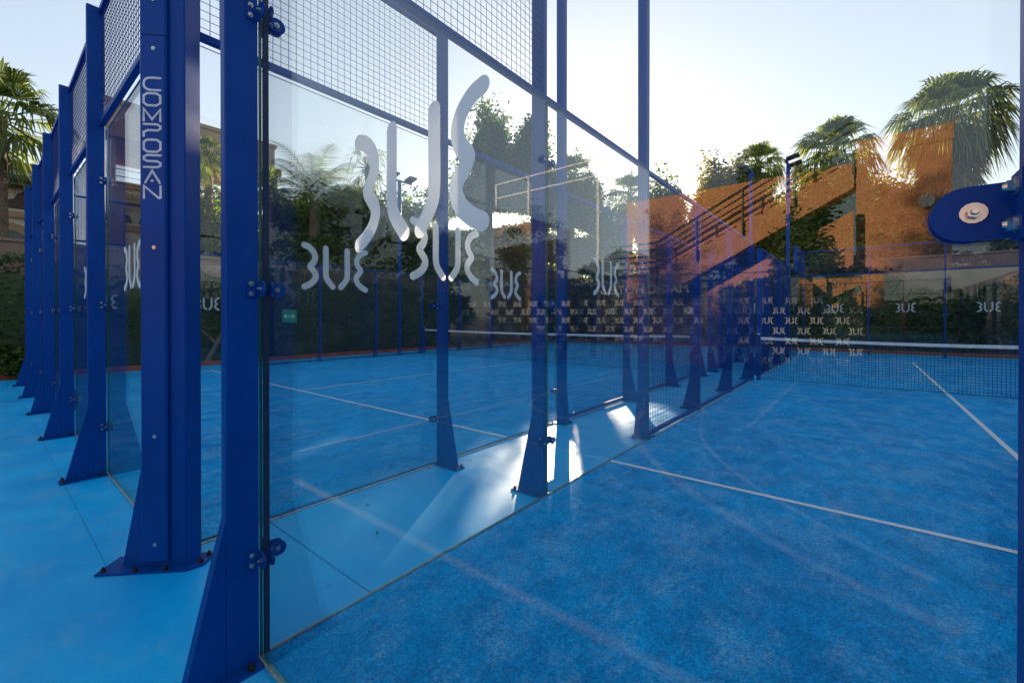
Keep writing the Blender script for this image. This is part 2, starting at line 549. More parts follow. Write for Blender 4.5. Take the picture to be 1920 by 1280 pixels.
def tree(name, label, px, d, top, width_px, mat, blobs=None, n=9000, leaf=0.13, group=None, cat='tree', base=None, trunk=True, limbs=5):
    x, y, _ = W(px, d)
    zt = H(top, d)
    r = width_px / 2 / FPX * d
    t = thing(name, label, cat, (x, y, 0), 0, group)
    zb = zt * 0.32 if base is None else base
    zc = (zt + zb) / 2
    rz = (zt - zb) / 2
    if blobs is None:
        rr = random.Random(int(px))
        blobs = [(0, 0, 0.25, 0.62, 0.72)]
        for i in range(7):
            a = rr.uniform(0, 6.28)
            q = rr.uniform(0.35, 0.72)
            blobs.append((math.cos(a) * q, math.sin(a) * q, rr.uniform(-0.75, 0.62), rr.uniform(0.3, 0.5), rr.uniform(0.25, 0.42)))
    tot = sum(b[3] ** 2 * b[4] ** 0.5 for b in blobs)
    Ps = []
    for (bx, by, bz, br, bh) in blobs:
        m = int(n * br ** 2 * bh ** 0.5 / tot)
        Ps.append(blob_points(m, (bx * r, by * r, zc + bz * rz), (br * r, br * r, bh * rz)))
    P = np.concatenate(Ps)
    P = P[P[:, 2] > 0.1]
    P = P[keep_mask(P + np.array([x, y, 0]))]
    put('crown', quads_mesh('crown', leaves(P, leaf), mat), t)
    if trunk:
        mb = MB()
        rt = 0.035 * zt * 0.5 + 0.05
        pts = [(0, 0, -0.05), (0.06, 0.03, zb * 0.5), (0.0, 0.1, zb), (0.1, 0.05, zc), (0.05, 0.0, zt - rz * 0.35)]
        mb.path(pts, [rt * 1.4, rt, rt * 0.85, rt * 0.55, 0.02], 8)
        rr = random.Random(int(px) + 5)
        for i in range(limbs):
            b = rr.choice(blobs)
            st = Vector(pts[2]).lerp(Vector(pts[3]), rr.random())
            en = Vector((b[0] * r, b[1] * r, zc + b[2] * rz))
            md = st.lerp(en, 0.5) + Vector((rr.uniform(-.2, .2), rr.uniform(-.2, .2), 0.15))
            mb.path([st, md, en], [rt * 0.45, rt * 0.3, 0.015], 6)
        mb.build('trunk', BARK, t, smooth=True)
    return t


def fan(V, c, dirv, size, droop, nb=20, spread=2.35):
    """one fan leaf of narrow pointed blades; c is where the stalk meets the blade"""
    d = np.array(dirv) / np.linalg.norm(dirv)
    s = np.cross(d, [0, 0, 1.0]);
    if np.linalg.norm(s) < 1e-3: s = np.array([1.0, 0, 0])
    s /= np.linalg.norm(s)
    nrm = np.cross(s, d)
    for i in range(nb):
        a = (i / (nb - 1) - 0.5) * spread * (1 + nrg.normal(0, 0.02))
        L = size * (0.78 + 0.22 * math.cos(a)) * nrg.uniform(0.86, 1.08)
        b = d * math.cos(a) + s * math.sin(a)
        b = b + nrm * (0.12 * abs(math.sin(a)) + nrg.normal(0, 0.03))
        w = np.cross(b, nrm); w = w / np.linalg.norm(w) * size * 0.032
        m = c + b * L * 0.55
        tip = c + b * L * 0.93 + np.array([0, 0, -droop * L * (0.55 + 0.3 * abs(a)) * nrg.uniform(0.6, 1.3)])
        V.append([c, m + w, tip, m - w])


def palm(label, px, d, crown_y, width_px, n_fan=38, skirt=0, tw=0.16, group='fan palms beyond the courts', open_top=False, seed=0, lean=0.0, skirt_len=1.6):
    x, y, _ = W(px, d)
    zc = H(crown_y, d)
    rr = width_px / 2 / FPX * d
    t = thing('palm_tree', label, 'palm tree', (x, y, 0), 0, group)
    V = []; st = MB()
    c0 = np.array([lean, 0, zc])
    for i in range(n_fan):
        a = i * 2.39996 + nrg.uniform(-.2, .2)
        q = (i + 0.5) / n_fan
        el = R(82) * (1 - q) + R(-38) * q + nrg.normal(0, 0.08)
        pl = rr * 0.50 * nrg.uniform(0.85, 1.15)
        dv = np.array([math.cos(a) * math.cos(el), math.sin(a) * math.cos(el), math.sin(el)])
        c = c0 + dv * pl + np.array([0, 0, -0.10 * rr * math.cos(el)])
        st.tube(tuple(c0), tuple(c), 0.022, 0.013, 4)
        dd = dv + np.array([0, 0, -0.28])
        fan(V, c, dd, rr * 0.60, 0.55 + 0.65 * q, nb=20)
    P = np.array(V)
    if len(P):
        put('fronds', quads_mesh('fronds', P[keep_mask(P[:, 0] + np.array([x, y, 0]))], PALMG), t)
    st.build('stalks', PALMG, t)
    if skirt:
        V = []
        for i in range(skirt):
            a = i * 2.39996
            q = (i + 0.5) / skirt
            zz = zc - 0.15 * rr - q * skirt_len
            rad = 0.25 + 0.28 * rr * (1 - q * 0.7)
            c = np.array([math.cos(a) * rad + lean, math.sin(a) * rad, zz])
            fan(V, c, [math.cos(a) * 0.30, math.sin(a) * 0.30, -1.0], rr * 0.55, 0.2, nb=13, spread=1.7)
        put('dead_fronds', quads_mesh('dead_fronds', np.array(V), PALMB), t)
    tk = MB()
    zs = np.linspace(0, zc, 16)
    pts = [(lean * (z / zc) ** 2, 0, z) for z in zs]
    tk.path(pts, [tw * (1.25 - 0.25 * z / zc) * (1 + 0.08 * (i % 2)) for i, z in enumerate(zs)], 9)
    for i in range(70):      # old leaf bases
        z = rnd.uniform(0.35, 0.99) * zc; a = rnd.uniform(0, 6.28); r0 = tw * 0.95
        p = (math.cos(a) * r0 + lean * (z / zc) ** 2, math.sin(a) * r0, z)
        tk.tube(p, (p[0] + math.cos(a) * 0.09, p[1] + math.sin(a) * 0.09, z + 0.10), 0.035, 0.012, 4)
    tk.build('trunk', PBARK, t)
    return t


def date_palm(label, px, d, crown_y, width_px, n=30, group=None):
    x, y, _ = W(px, d)
    zc = H(crown_y, d)
    rr = width_px / 2 / FPX * d
    t = thing('date_palm', label, 'palm tree', (x, y, 0), 0, group)
    V = []; st = MB()
    for i in range(n):
        a = i * 2.39996
        q = (i + 0.5) / n
        el = R(78) * (1 - q) + R(-5) * q
        L = rr * 1.25 * nrg.uniform(0.85, 1.1)
        prev = np.array([0, 0, zc]); pv = None
        for k in range(1, 13):
            u = k / 12
            e2 = el - u * u * R(75)
            stp = np.array([math.cos(a) * math.cos(e2), math.sin(a) * math.cos(e2), math.sin(e2)]) * L / 12
            p = prev + stp
            st.tube(tuple(prev), tuple(p), 0.022 * (1.1 - u), 0.022 * (1.02 - u), 3, cap=False)
            side = np.array([-math.sin(a), math.cos(a), 0])
            if k > 1:
                for sg in (-1, 1):
                    for h in (0.0, 0.33, 0.66):
                        b = prev + stp * h
                        ll = 0.42 * rr * math.sin(math.pi * min(1, u * 0.85 + 0.12)) ** 0.6 * nrg.uniform(0.8, 1.1)
                        tip = b + side * sg * ll * 0.8 + stp / np.linalg.norm(stp) * ll * 0.5 + np.array([0, 0, -0.25 * ll])
                        w = stp / np.linalg.norm(stp) * 0.022
                        V.append([b - w, b + w, tip, tip])
            prev = p
    P = np.array(V)
    put('fronds', quads_mesh('fronds', P, PALMG), t)
    st.build('stalks', PALMG, t)
    tk = MB()
    tk.path([(0, 0, 0), (0.05, 0, zc * 0.5), (0, 0, zc)], [0.26, 0.22, 0.2], 10)
    tk.build('trunk', PBARK, t)
    return t


# ------------------------------------------------------------------ stroke lettering
def catmull(pts, k=6):
    P = [np.array(p, float) for p in pts]
    P = [2 * P[0] - P[1]] + P + [2 * P[-1] - P[-2]]
    out = []
    for i in range(1, len(P) - 2):
        for j in range(k):
            t = j / k
            a, b, c, d = P[i - 1], P[i], P[i + 1], P[i + 2]
            out.append(0.5 * (2 * b + (c - a) * t + (2 * a - 5 * b + 4 * c - d) * t * t + (3 * b - a - 3 * c + d) * t ** 3))
    out.append(P[-2])
    return out


def stroke(mb, pts, w, k=6, fn=None, caps=True, smooth=True):
    """flat ribbon with round ends in the x/z plane"""
    c = catmull(pts, k) if smooth else [np.array(p, float) for p in pts]
    n = len(c); h = w / 2
    L = []; Rr = []
    for i in range(n):
        a = c[max(0, i - 1)]; b = c[min(n - 1, i + 1)]
        if not smooth and 0 < i < n - 1:
            d1 = (c[i] - c[i - 1]) / np.linalg.norm(c[i] - c[i - 1]); d2 = (c[i + 1] - c[i]) / np.linalg.norm(c[i + 1] - c[i])
            t = d1 + d2; t /= np.linalg.norm(t)
            sc = min(1.9, 1 / max(0.4, float(t @ d1)))
        else:
            t = (b - a) / np.linalg.norm(b - a); sc = 1
        nn = np.array([-t[1], t[0]]) * h * sc
        L.append(c[i] + nn); Rr.append(c[i] - nn)
    vs = []
    for l, r in zip(L, Rr):
        vs += [l, r]
    fs = [(2 * i, 2 * i + 1, 2 * i + 3, 2 * i + 2) for i in range(n - 1)]
    if caps:
        for (ctr, i0, sgn) in ((c[0], 0, -1), (c[-1], n - 1, 1)):
            l, r = L[i0], Rr[i0]
            ang = math.atan2(*(l - ctr)[::-1])
            ids = [2 * i0]
            for q in range(1, 8):
                aa = ang + (-sgn) * math.pi * q / 8
                vs.append(ctr + np.array([math.cos(aa), math.sin(aa)]) * h)
                ids.append(len(vs) - 1)
            ids.append(2 * i0 + 1)
            fs.append(tuple(ids))
    f3 = fn or (lambda p: (p[0], 0, p[1]))
    mb.add([f3(p) for p in vs], fs)


E_PTS = [(.243, .148), (.210, .136), (.178, .106), (.165, .068), (.177, .032), (.200, .002), (.184, -.024), (.166, -.046), (.161, -.072), (.177, -.104), (.208, -.130), (.243, -.148)]
U_PTS = [(.085, .142), (.085, .06), (.085, -.045), (.073, -.088), (.032, -.138)]


def logo_mb(mb, scale=1.0, w=0.044, k=6, off=(0, 0), y=0.0):
    for sg in (-1, 1):
        for P in (E_PTS, U_PTS):
            stroke(mb, [(sg * a * scale, b * scale) for a, b in P], w * scale, k, fn=lambda p: (p[0] + off[0], y, p[1] + off[1]))


lm = MB(); logo_mb(lm)
LOGO = lm.mesh('logo', ETCH)


# ------------------------------------------------------------------ court enclosure parts (local frame: x along the wall, +y outwards, z up)
def post_mesh(h, slant=True):
    mb = MB()
    mb.cbox((-0.025, 0.014, 0.012), (0.025, 0.128, h), 0.005)
    return mb.mesh('post', BLUE)


POST4, POST3 = post_mesh(4.0), post_mesh(3.02)
mb = MB()
mb.extr([(-0.023, 0.1285, 0.013), (-0.023, 0.262, 0.013), (-0.023, 0.1285, 0.60)], (0.046, 0, 0))
GUSSET = mb.mesh('gusset', BLUE)
mb = MB()
mb.box((-0.062, 0.012, 0.001), (0.062, 0.30, 0.0115))
FOOT = mb.mesh('foot_plate', BLUE)


def bolt_mb(mb, p, ax, r=0.009, l=0.012, washer=0.013):
    p = Vector(p); ax = Vector(ax)
    mb.tube(p, p + ax * 0.0025, washer, washer, 14)
    mb.tube(p + ax * 0.0025, p + ax * (0.0025 + l * 0.6), r, r, 6)
    mb.tube(p + ax * (0.0025 + l * 0.6), p + ax * (0.0025 + l), r * 0.6, r * 0.45, 8)


mb = MB()
for xx, yy in ((-0.045, 0.275), (0.045, 0.275), (-0.045, 0.05), (0.045, 0.05)):
    bolt_mb(mb, (xx, yy, 0.0118), (0, 0, 1), 0.011, 0.022, 0.014)
FOOTB = mb.mesh('anchor_bolts', RUST)


mb = MB(); bolt_mb(mb, (0, 0, 0), (0, 0, 1), 0.011, 0.022, 0.014)
ABOLT = mb.mesh('anchor_bolt', RUST)


def clamp_mesh(sg):
    """tongue over the pane on the outside, lug on the post flank, and a pad on the court side"""
    mb = MB()
    ring = []
    x0, x1, r = 0.0255 * sg, 0.092 * sg, 0.0295
    pts = [(x0, -r), (x1 - sg * r, -r)]
    for q in range(1, 10):
        a = -math.pi / 2 + math.pi * q / 10
        pts.append((x1 - sg * r + sg * math.cos(a) * r, math.sin(a) * r))
    pts += [(x1 - sg * r, r), (x0, r)]
    mb.extr([(a, 0.0135, b) for a, b in pts], (0, 0.005, 0))
    mb.extr([(a, -0.017, b) for a, b in [(x1 - sg * 2 * r, -r * .8), (x1 - sg * r, -r)] + pts[2:-1] + [(x1 - sg * 2 * r, r * .8)]], (0, 0.004, 0))
    mb.box((min(x0, x0 + sg * 0.005), 0.0185, -0.034), (max(x0, x0 + sg * 0.005), 0.058, 0.034))
    return mb.mesh('clamp', BLUE)


def clampb_mesh(sg):
    mb = MB()
    bolt_mb(mb, (0.058 * sg, 0.0187, 0.0), (0, 1, 0), 0.0062, 0.012, 0.0112)
    bolt_mb(mb, (0.058 * sg, -0.0172, 0.0), (0, -1, 0), 0.007, 0.006, 0.0105)
    for z in (-0.019, 0.019):
        bolt_mb(mb, (0.0308 * sg, 0.043, z), (sg, 0, 0), 0.0065, 0.008, 0.009)
    return mb.mesh('bolts', STEEL)


CLAMP = {s: clamp_mesh(s) for s in (-1, 1)}
CLAMPB = {s: clampb_mesh(s) for s in (-1, 1)}

_panes = {}


def pane_mesh(w, h):
    k = (round(w, 3), h)
    if k not in _panes:
        mb = MB()
        a, b = 0.003, w - 0.003
        mb.add([(a, -.006, .02), (b, -.006, .02), (b, -.006, h), (a, -.006, h), (a, .006, .02), (b, .006, .02), (b, .006, h), (a, .006, h)],
               [(0, 1, 2, 3), (5, 4, 7, 6)], 0)
        mb.add([(a, -.006, .02), (b, -.006, .02), (b, -.006, h), (a, -.006, h), (a, .006, .02), (b, .006, .02), (b, .006, h), (a, .006, h)],
               [(1, 5, 6, 2), (4, 0, 3, 7), (3, 2, 6, 7), (4, 5, 1, 0)], 1)
        _panes[k] = mb.mesh('glass_pane', [GLASS, GEDGE])
    return _panes[k]


_meshes = {}


def wire_mesh(w, z0, z1, pitch=0.05, t=0.0021):
    k = (round(w, 3), z0, z1)
    if k not in _meshes:
        mb = MB()
        a, b = 0.028, w - 0.028
        n = int((b - a) / pitch)
        for i in range(n + 1):
            x = a + (b - a) * i / n
            mb.tube((x, 0.030, z0 + 0.03), (x, 0.030, z1 - 0.03), t, t, 4, cap=False)
        n = int((z1 - z0 - 0.06) / pitch)
        for i in range(n + 1):
            z = z0 + 0.03 + (z1 - z0 - 0.06) * i / n
            mb.tube((a, 0.0342, z), (b, 0.0342, z), t, t, 4, cap=False)
        _meshes[k] = mb.mesh('wire_mesh', BLUE2)
    return _meshes[k]


def rail_mesh(w):
    k = ('r', round(w, 3))
    if k not in _meshes:
        mb = MB()
        mb.box((0.026, 0.0145, 0), (w - 0.026, 0.0545, 0.040))
        _meshes[k] = mb.mesh('rail', BLUE)
    return _meshes[k]


def wall(name, label, origin, rotz, spans, posts, group='enclosure walls of the padel courts', bolts=True, logos=None, skip_foot=()):
    t = thing(name, label, 'court wall', origin, rotz, group)
    for (s, h) in posts:
        p = put('post', POST4 if h > 3.5 else POST3, t, (s, 0, 0))
        put('gusset', GUSSET, p); put('foot_plate', FOOT, p); put('anchor_bolts', FOOTB, p)
    for i, (a, b, kind, h) in enumerate(spans):
        w = b - a
        if kind == 'glass':
            g = put('glass_pane', pane_mesh(w, 2.985), t, (a, 0, 0))
            if logos is None or logos:
                lo = put('logo', LOGO, g, (w / 2, 0.0085, 1.725))
            for z in (0.42, 1.465, 2.53):
                for (s, sg) in ((a, 1), (b, -1)):
                    c = put('clamp', CLAMP[sg], t, (s, 0, z))
                    if bolts: put('bolts', CLAMPB[sg], c)
            if h > 3.5:
                put('wire_mesh', wire_mesh(w, 3.0, 3.98), t, (a, 0, 0))
                put('rail', rail_mesh(w), t, (a, 0, 3.0)); put('rail', rail_mesh(w), t, (a, 0, 3.955))
            else:
                put('rail', rail_mesh(w), t, (a, 0, 3.0))
        elif kind == 'mesh':
            put('wire_mesh', wire_mesh(w, 0.03, 3.0), t, (a, 0, 0))
            put('rail', rail_mesh(w), t, (a, 0, 2.975)); put('rail', rail_mesh(w), t, (a, 0, 0.03))
    return t


AW, BX0, BX1, LEN = 6.015, -11.24, -1.24, 20.0
GRP = 'enclosure walls of the padel courts'
P2 = 2.005
# court A (right, narrow): back wall nearest the camera
wall('court_wall', 'nearest glass wall close to the camera, a large frosted logo on its first pane', (0, 0, 0), math.pi,
     [(-P2, 0, 'glass', 4), (-2 * P2, -P2, 'glass', 4), (-3 * P2, -2 * P2, 'glass', 4)],
     [(0, 4), (-P2, 4), (-2 * P2, 4), (-3 * P2, 4)])


def side(name, label, x, rotz, sgn, masts=True, y1=LEN):
    """sgn +1: local x runs with +y; -1: against it"""
    spans = []
    for (a, b, k, h) in ((0, 2, 'glass', 4), (2, 4, 'glass', 3), (4, 6, 'mesh', 3), (6, 8, 'mesh', 3), (8, 10, 'mesh', 3),
                         (11, 12, 'mesh', 3), (12, 14, 'mesh', 3), (14, 16, 'mesh', 3), (16, 18, 'glass', 3), (18, 20, 'glass', 4)):
        a2, b2 = (a, b) if sgn > 0 else (-b, -a)
        spans.append((a2, b2, k, h))
    ps = [(sgn * y, 4 if y in (2, 18) else 3) for y in (2, 6, 8, 10, 11, 12, 14, 18)]
    return wall(name, label, (x, 0, 0), rotz, spans, ps)


side('court_wall', 'side wall of the right court, glass then wire mesh, running from the near corner to the net', 0.0, math.pi / 2, 1)
side('court_wall', 'outer side wall of the right court, hidden past the right edge', AW, -math.pi / 2, -1)
wall('court_wall', 'far end glass wall of the right court, before the dark bushes', (0, LEN, 0), 0,
     [(0, P2, 'glass', 4), (P2, 2 * P2, 'glass', 4), (2 * P2, 3 * P2, 'glass', 4)], [(0, 4), (P2, 4), (2 * P2, 4), (3 * P2, 4)])
for _o in bpy.data.objects['court_wall'].children:      # the big decal sits a little off the pane's middle
    if _o.name.startswith('glass_pane') and _o.location.x > -P2 - 0.01:
        _o.children[0].location = (P2 - 0.966, 0.0085, 1.710)
# court B (left, wide)
tB = wall('court_wall', 'left court end wall with the row of blue posts and the lettered corner column', (BX1, 0, 0), math.pi,
          [(2 * i, 2 * i + 2, 'glass', 4) for i in range(5)], [(2 * i, 4) for i in range(1, 6)])
side('court_wall', 'side wall of the left court facing the narrow light blue alley', BX1, -math.pi / 2, -1)
side('court_wall', 'outer side wall of the left court, in front of the long hedge', BX0, math.pi / 2, 1)
wall('court_wall', 'far end glass wall of the left court, under the dense trees', (BX0, LEN, 0), 0,
     [(2 * i, 2 * i + 2, 'glass', 4) for i in range(5)], [(2 * i, 4) for i in range(6)])

# lettered corner column, turned 45 degrees to both walls of court B
mb = MB(); mb.box((-0.013, 0.0085, 0.02), (-0.0065, 0.030, 3.0))
_s = mb.build('corner_seal', RUBBER, bpy.data.objects['court_wall'])
_s.rotation_euler = (0, 0, math.pi); _s.location = (-0.019, 0.001, 0)
cc = put('corner_column', None, tB, (0, 0, 0), rotz=math.pi / 4)
cc['label'] = 'blue corner column with raised vertical lettering'
mb = MB(); mb.cbox((-0.168, 0.020, 0.012), (0.047, 0.160, 4.0), 0.006); col_o = mb.build('post', BLUE, cc)
cc2 = cc
mb = MB(); mb.cbox((-0.088, 0.1605, 0.05), (0.044, 0.186, 2.86), 0.008); mb.cbox((-0.088, 0.1605, 2.864), (0.044, 0.186, 4.0), 0.008)
mb.build('cover_plate', BLUE, cc)
mb = MB()
mb.extr([(0.0475, 0.155, 0.013), (0.168, 0.135, 0.013), (0.0475, 0.155, 0.62)], (0, -0.010, 0))
mb.extr([(-0.1685, 0.155, 0.013), (-0.215, 0.13, 0.013), (-0.1685, 0.155, 0.62)], (0, -0.010, 0))
mb.build('gusset', BLUE, cc)
mb = MB(); mb.prism([(-0.26, 0.04), (0.25, 0.04), (0.25, 0.215), (-0.20, 0.215), (-0.26, 0.16)], 0.001, 0.0118); mb.build('foot_plate', BLUE, cc)
for xx, yy in ((0.225, 0.19), (0.06, 0.203), (-0.09, 0.203), (-0.235, 0.145), (-0.235, 0.07)):
    put('anchor_bolt', ABOLT, cc, (xx, yy, 0.012))
for z in (3.05, 2.86 - 0.07, 1.73, 0.72, 0.14):
    mb = MB(); bolt_mb(mb, (0, 0, 0), (0, 1, 0), 0.007, 0.004, 0.010)
    mb.build('cover_screw', STEEL, cc, (-0.028, 0.1862, z))

# letters stand upright one below the other; seen from outside local x runs to the left
gl_w, gl_h = 0.082, 0.064
GLY = {
    'C': [([(1, 1), (.35, 1), (.08, .82), (0, .5), (.08, .18), (.35, 0), (1, 0)], 0)],
    'O': [([(0, .55), (0, .8), (.22, 1), (.78, 1), (1, .8), (1, .55)], 1), ([(0, .45), (0, .2), (.22, 0), (.78, 0), (1, .2), (1, .45)], 1)],
    'M': [([(0, 0), (0, 1), (.5, .12), (1, .95), (1, 0)], 1)],
    'P': [([(0, 1), (.8, 1), (1, .85), (1, .65), (.85, .5), (.25, .5), (0, .35), (0, 0)], 1)],
    'S': [([(1, 1), (.2, 1), (0, .85), (0, .65), (.2, .5), (.8, .5), (1, .35), (1, .15), (.8, 0), (0, 0)], 1)],
    'A': [([(.08, 0), (.5, 1), (.95, 0)], 1), ([(.46, .16), (.52, .16)], 1)],
    'N': [([(0, 0), (0, 1), (.9, 0), (1, 0.05), (1, 1)], 1)],
}
mb = MB()
for i, ch in enumerate('COMPOSAN'):
    z0 = 2.632 - gl_h - i * 0.0822
    for pts, straight in GLY[ch]:
        pp = [(0.020 - p[0] * gl_w + 0.000, z0 + p[1] * gl_h) for p in pts]
        stroke(mb, pp, 0.0118, 5, fn=lambda p: (p[0], 0.1875, p[1]), smooth=not straight)
lt = mb.build('lettering', LILAC, cc)
cc.location = (0.0, 0.0, 0)

# ------------------------------------------------------------------ floodlight masts
def mast(label, x, y, sx, full=True):
    t = thing('floodlight_mast', label, 'floodlight mast', (x, y, 0), 0, 'floodlight masts of the padel courts')
    mb = MB(); mb.cbox((-0.05, -0.05, 0.012), (0.05, 0.05, 6.35), 0.006); mb.build('pole', BLUE, t)
    mb = MB(); mb.box((-0.11, -0.09, 0.001), (0.11, 0.09, 0.0118)); mb.build('foot_plate', BLUE, t)
    mb = MB()
    mb.extr([(-0.05 * sx * 1.02, -0.02, 0.013), (-0.105 * sx, -0.02, 0.013), (-0.05 * sx * 1.02, -0.02, 0.7)], (0, 0.04, 0))
    mb.build('gusset', BLUE, t)
    [put('anchor_bolt', ABOLT, t, (a, b, 0.012)) for a in (-0.09, 0.09) for b in (-0.07, 0.07)]
    mb = MB(); mb.box((-0.03, -0.55, 6.351), (0.03, 0.55, 6.40)); mb.build('crossarm', BLUE, t)
    for yy in (-0.38, 0.38):
        mb = MB(); a = 0.5
        mb.add([(0.0, yy - .16, 6.41), (0.0, yy + .16, 6.41), (sx * .34, yy + .16, 6.49), (sx * .34, yy - .16, 6.49),
                (0.0, yy - .16, 6.47), (0.0, yy + .16, 6.47), (sx * .34, yy + .16, 6.55), (sx * .34, yy - .16, 6.55)],
               [(0, 1, 2, 3), (7, 6, 5, 4), (0, 4, 5, 1), (1, 5, 6, 2), (2, 6, 7, 3), (3, 7, 4, 0)])
        mb.build('floodlight', BLACKM, t)
    return t


mast('floodlight mast in the alley at the right court, nearer one', -0.075, 4.03, 1)
mast('floodlight mast in the alley against the left court glass, nearer one', BX1 + 0.075, 4.03, -1)
mast('floodlight mast at the far end of the right court', -0.075, 16.0, 1)
mast('floodlight mast at the far end of the left court beside the alley', BX1 + 0.075, 16.0, -1)
mast('lone floodlight mast outside the left court, before the leafy trees', BX0 - 0.1, 9.0, 1)

# ------------------------------------------------------------------ nets
def net(label, x0, x1, y):
    t = thing('padel_net', label, 'net', ((x0 + x1) / 2, y, 0), 0, 'nets across the padel courts')
    hw = (x1 - x0) / 2 - 0.12
    for sg in (-1, 1):
        mb = MB(); mb.cbox((sg * (hw + 0.04) - 0.035, -0.035, 0.012), (sg * (hw + 0.04) + 0.035, 0.035, 1.0), 0.006)
        p = mb.build('post', BLUE, t)
        mb = MB(); mb.tube((sg * (hw + 0.04), 0, 1.001), (sg * (hw + 0.04), 0, 1.02), 0.03, 0.022, 10)
        mb.build('cap', PRINT, p)
        mb = MB(); mb.box((sg * (hw + .04) - .09, -.07, .001), (sg * (hw + .04) + .09, .07, .0118)); mb.build('foot_plate', BLUE, p)
    top = lambda x: 0.875 + 0.045 * (x / hw) ** 2
    mb = MB()
    n = int(2 * hw / 0.05)
    for i in range(n + 1):
        x = -hw + 2 * hw * i / n
        mb.tube((x, 0, 0.05), (x, 0, top(x) - 0.02), 0.0026, 0.0026, 4, cap=False)
    for k in range(17):
        for j in range(16):
            xa, xb = -hw + 2 * hw * j / 16, -hw + 2 * hw * (j + 1) / 16
            f = lambda x: 0.05 + (top(x) - 0.07) * k / 16
            mb.tube((xa, 0.002, f(xa)), (xb, 0.002, f(xb)), 0.0026 if k else 0.006, None, 4, cap=False)
    mb.build('netting', NETM, t)
    mb = MB()
    for j in range(24):
        xa, xb = -hw + 2 * hw * j / 24, -hw + 2 * hw * (j + 1) / 24
        za, zb = top(xa), top(xb)
        mb.add([(xa, -.007, za - .03), (xb, -.007, zb - .03), (xb, -.007, zb + .028), (xa, -.007, za + .028),
                (xa, .007, za - .03), (xb, .007, zb - .03), (xb, .007, zb + .028), (xa, .007, za + .028)],
               [(0, 1, 2, 3), (5, 4, 7, 6), (3, 2, 6, 7), (4, 5, 1, 0)])
    mb.build('top_tape', TAPE, t)
    return t


net('black net with white tape across the right court', 0.0, AW, 10)
net('black net with white tape across the left court behind the glass', BX0, BX1, 10)

# ------------------------------------------------------------------ ground
def sheet(name, x0, y0, x1, y1, z, mat, sub=None):
    mb = MB()
    mb.box((x0, y0, z - 0.006), (x1, y1, z))
    return mb.build(name, mat, kind='structure')


mb = MB(); mb.add([(-900, -900, -0.02), (900, -900, -0.02), (900, 900, -0.02), (-900, 900, -0.02)], [(0, 1, 2, 3)])
mb.build('ground', EARTH, kind='structure')
mb = MB(); mb.box((-12.75, -12.5, -0.019), (10.5, 21.2, 0.0)); mb.build('floor', FLOOR, kind='structure')


def turf(name, x0, x1):
    mb = MB()
    mb.box((x0 + 0.012, 0.012, 0.001), (x1 - 0.012, LEN - 0.012, 0.014))
    return mb.build(name, TURF, kind='structure')


turf('court_turf', 0, AW)
turf('court_turf', BX0, BX1)


def strip(mb, p, q, w, z=0.0):
    p = Vector((*p, 0)); q = Vector((*q, 0)); d = (q - p).normalized(); s = Vector((-d.y, d.x, 0)) * w / 2
    mb.add([(*(p + s)[:2], z), (*(p - s)[:2], z), (*(q - s)[:2], z), (*(q + s)[:2], z)], [(0, 1, 2, 3)])


def arc(mb, c, r, a0, a1, w, z=0.0, n=40):
    vs = []
    for i in range(n + 1):
        a = R(a0 + (a1 - a0) * i / n)
        for rr in (r - w / 2, r + w / 2):
            vs.append((c[0] + math.cos(a) * rr, c[1] + math.sin(a) * rr, z))
    mb.add(vs, [(2 * i, 2 * i + 1, 2 * i + 3, 2 * i + 2) for i in range(n)])


for (x0, x1, nm) in ((0, AW, 'A'), (BX0, BX1, 'B')):
    mb = MB()
    strip(mb, (x0 + .013, 3.03), (x1 - .013, 3.03), 0.05)
    strip(mb, (x0 + .013, 16.97), (x1 - .013, 16.97), 0.05)
    xm = (x0 + x1) / 2
    strip(mb, (xm, 3.056), (xm, 16.944), 0.05)
    mb.build('court_lines', LINE, None, (0, 0, 0.0185), kind='structure')
# pale trim where the turf meets the glass, joints in the painted floor
mb = MB()
mb.box((-0.022, 0.011, 0.0005), (-0.008, LEN, 0.010)); mb.box((BX1 + .010, .01, .0005), (BX1 + .03, LEN, .008))
mb.box((-0.02, -0.006, 0.0005), (AW, 0.009, 0.009)); mb.box((BX0, -0.006, 0.0005), (BX1, 0.009, 0.009))
mb.build('turf_edge', SAND, kind='structure')
mb = MB()
strip(mb, (-1.2, 0.51), (-0.03, 0.51), 0.004); strip(mb, (-12.7, -0.28), (-1.3, -0.27), 0.002)
strip(mb, (-1.2, 6.5), (-0.03, 6.5), 0.004); strip(mb, (-1.2, 3.3), (-0.03, 3.3), 0.004)
mb.build('floor_joints', DARKJ, None, (0, 0, 0.003), kind='structure')
# markings of the ball court behind the camera, mirrored in the panes
mb = MB()
strip(mb, (-2.6, -0.96), (7.5, -0.96), 0.055); strip(mb, (-2.6, -0.99), (-2.6, -9.5), 0.055)
strip(mb, (0.75, -5.3), (0.75, -10.5), 0.06); strip(mb, (0.78, -5.3), (4.8, -5.3), 0.05)
arc(mb, (3.9, -6.2), 4.6, 112, 170, 0.08); arc(mb, (4.4, -6.0), 4.25, 122, 168, 0.05)
arc(mb, (-1.2, -5.6), 1.3, 0, 360, 0.05)
mb.build('ball_court_lines', WLINE, None, (0, 0, 0.0035), kind='structure')
mb = MB(); mb.box((-12.92, -12.5, 0), (-12.755, 21.35, 0.12)); mb.box((-12.754, 21.2, 0), (10.5, 21.35, 0.12))
mb.build('red_kerb', KERB, kind='structure')


RIGHT_TREES = []
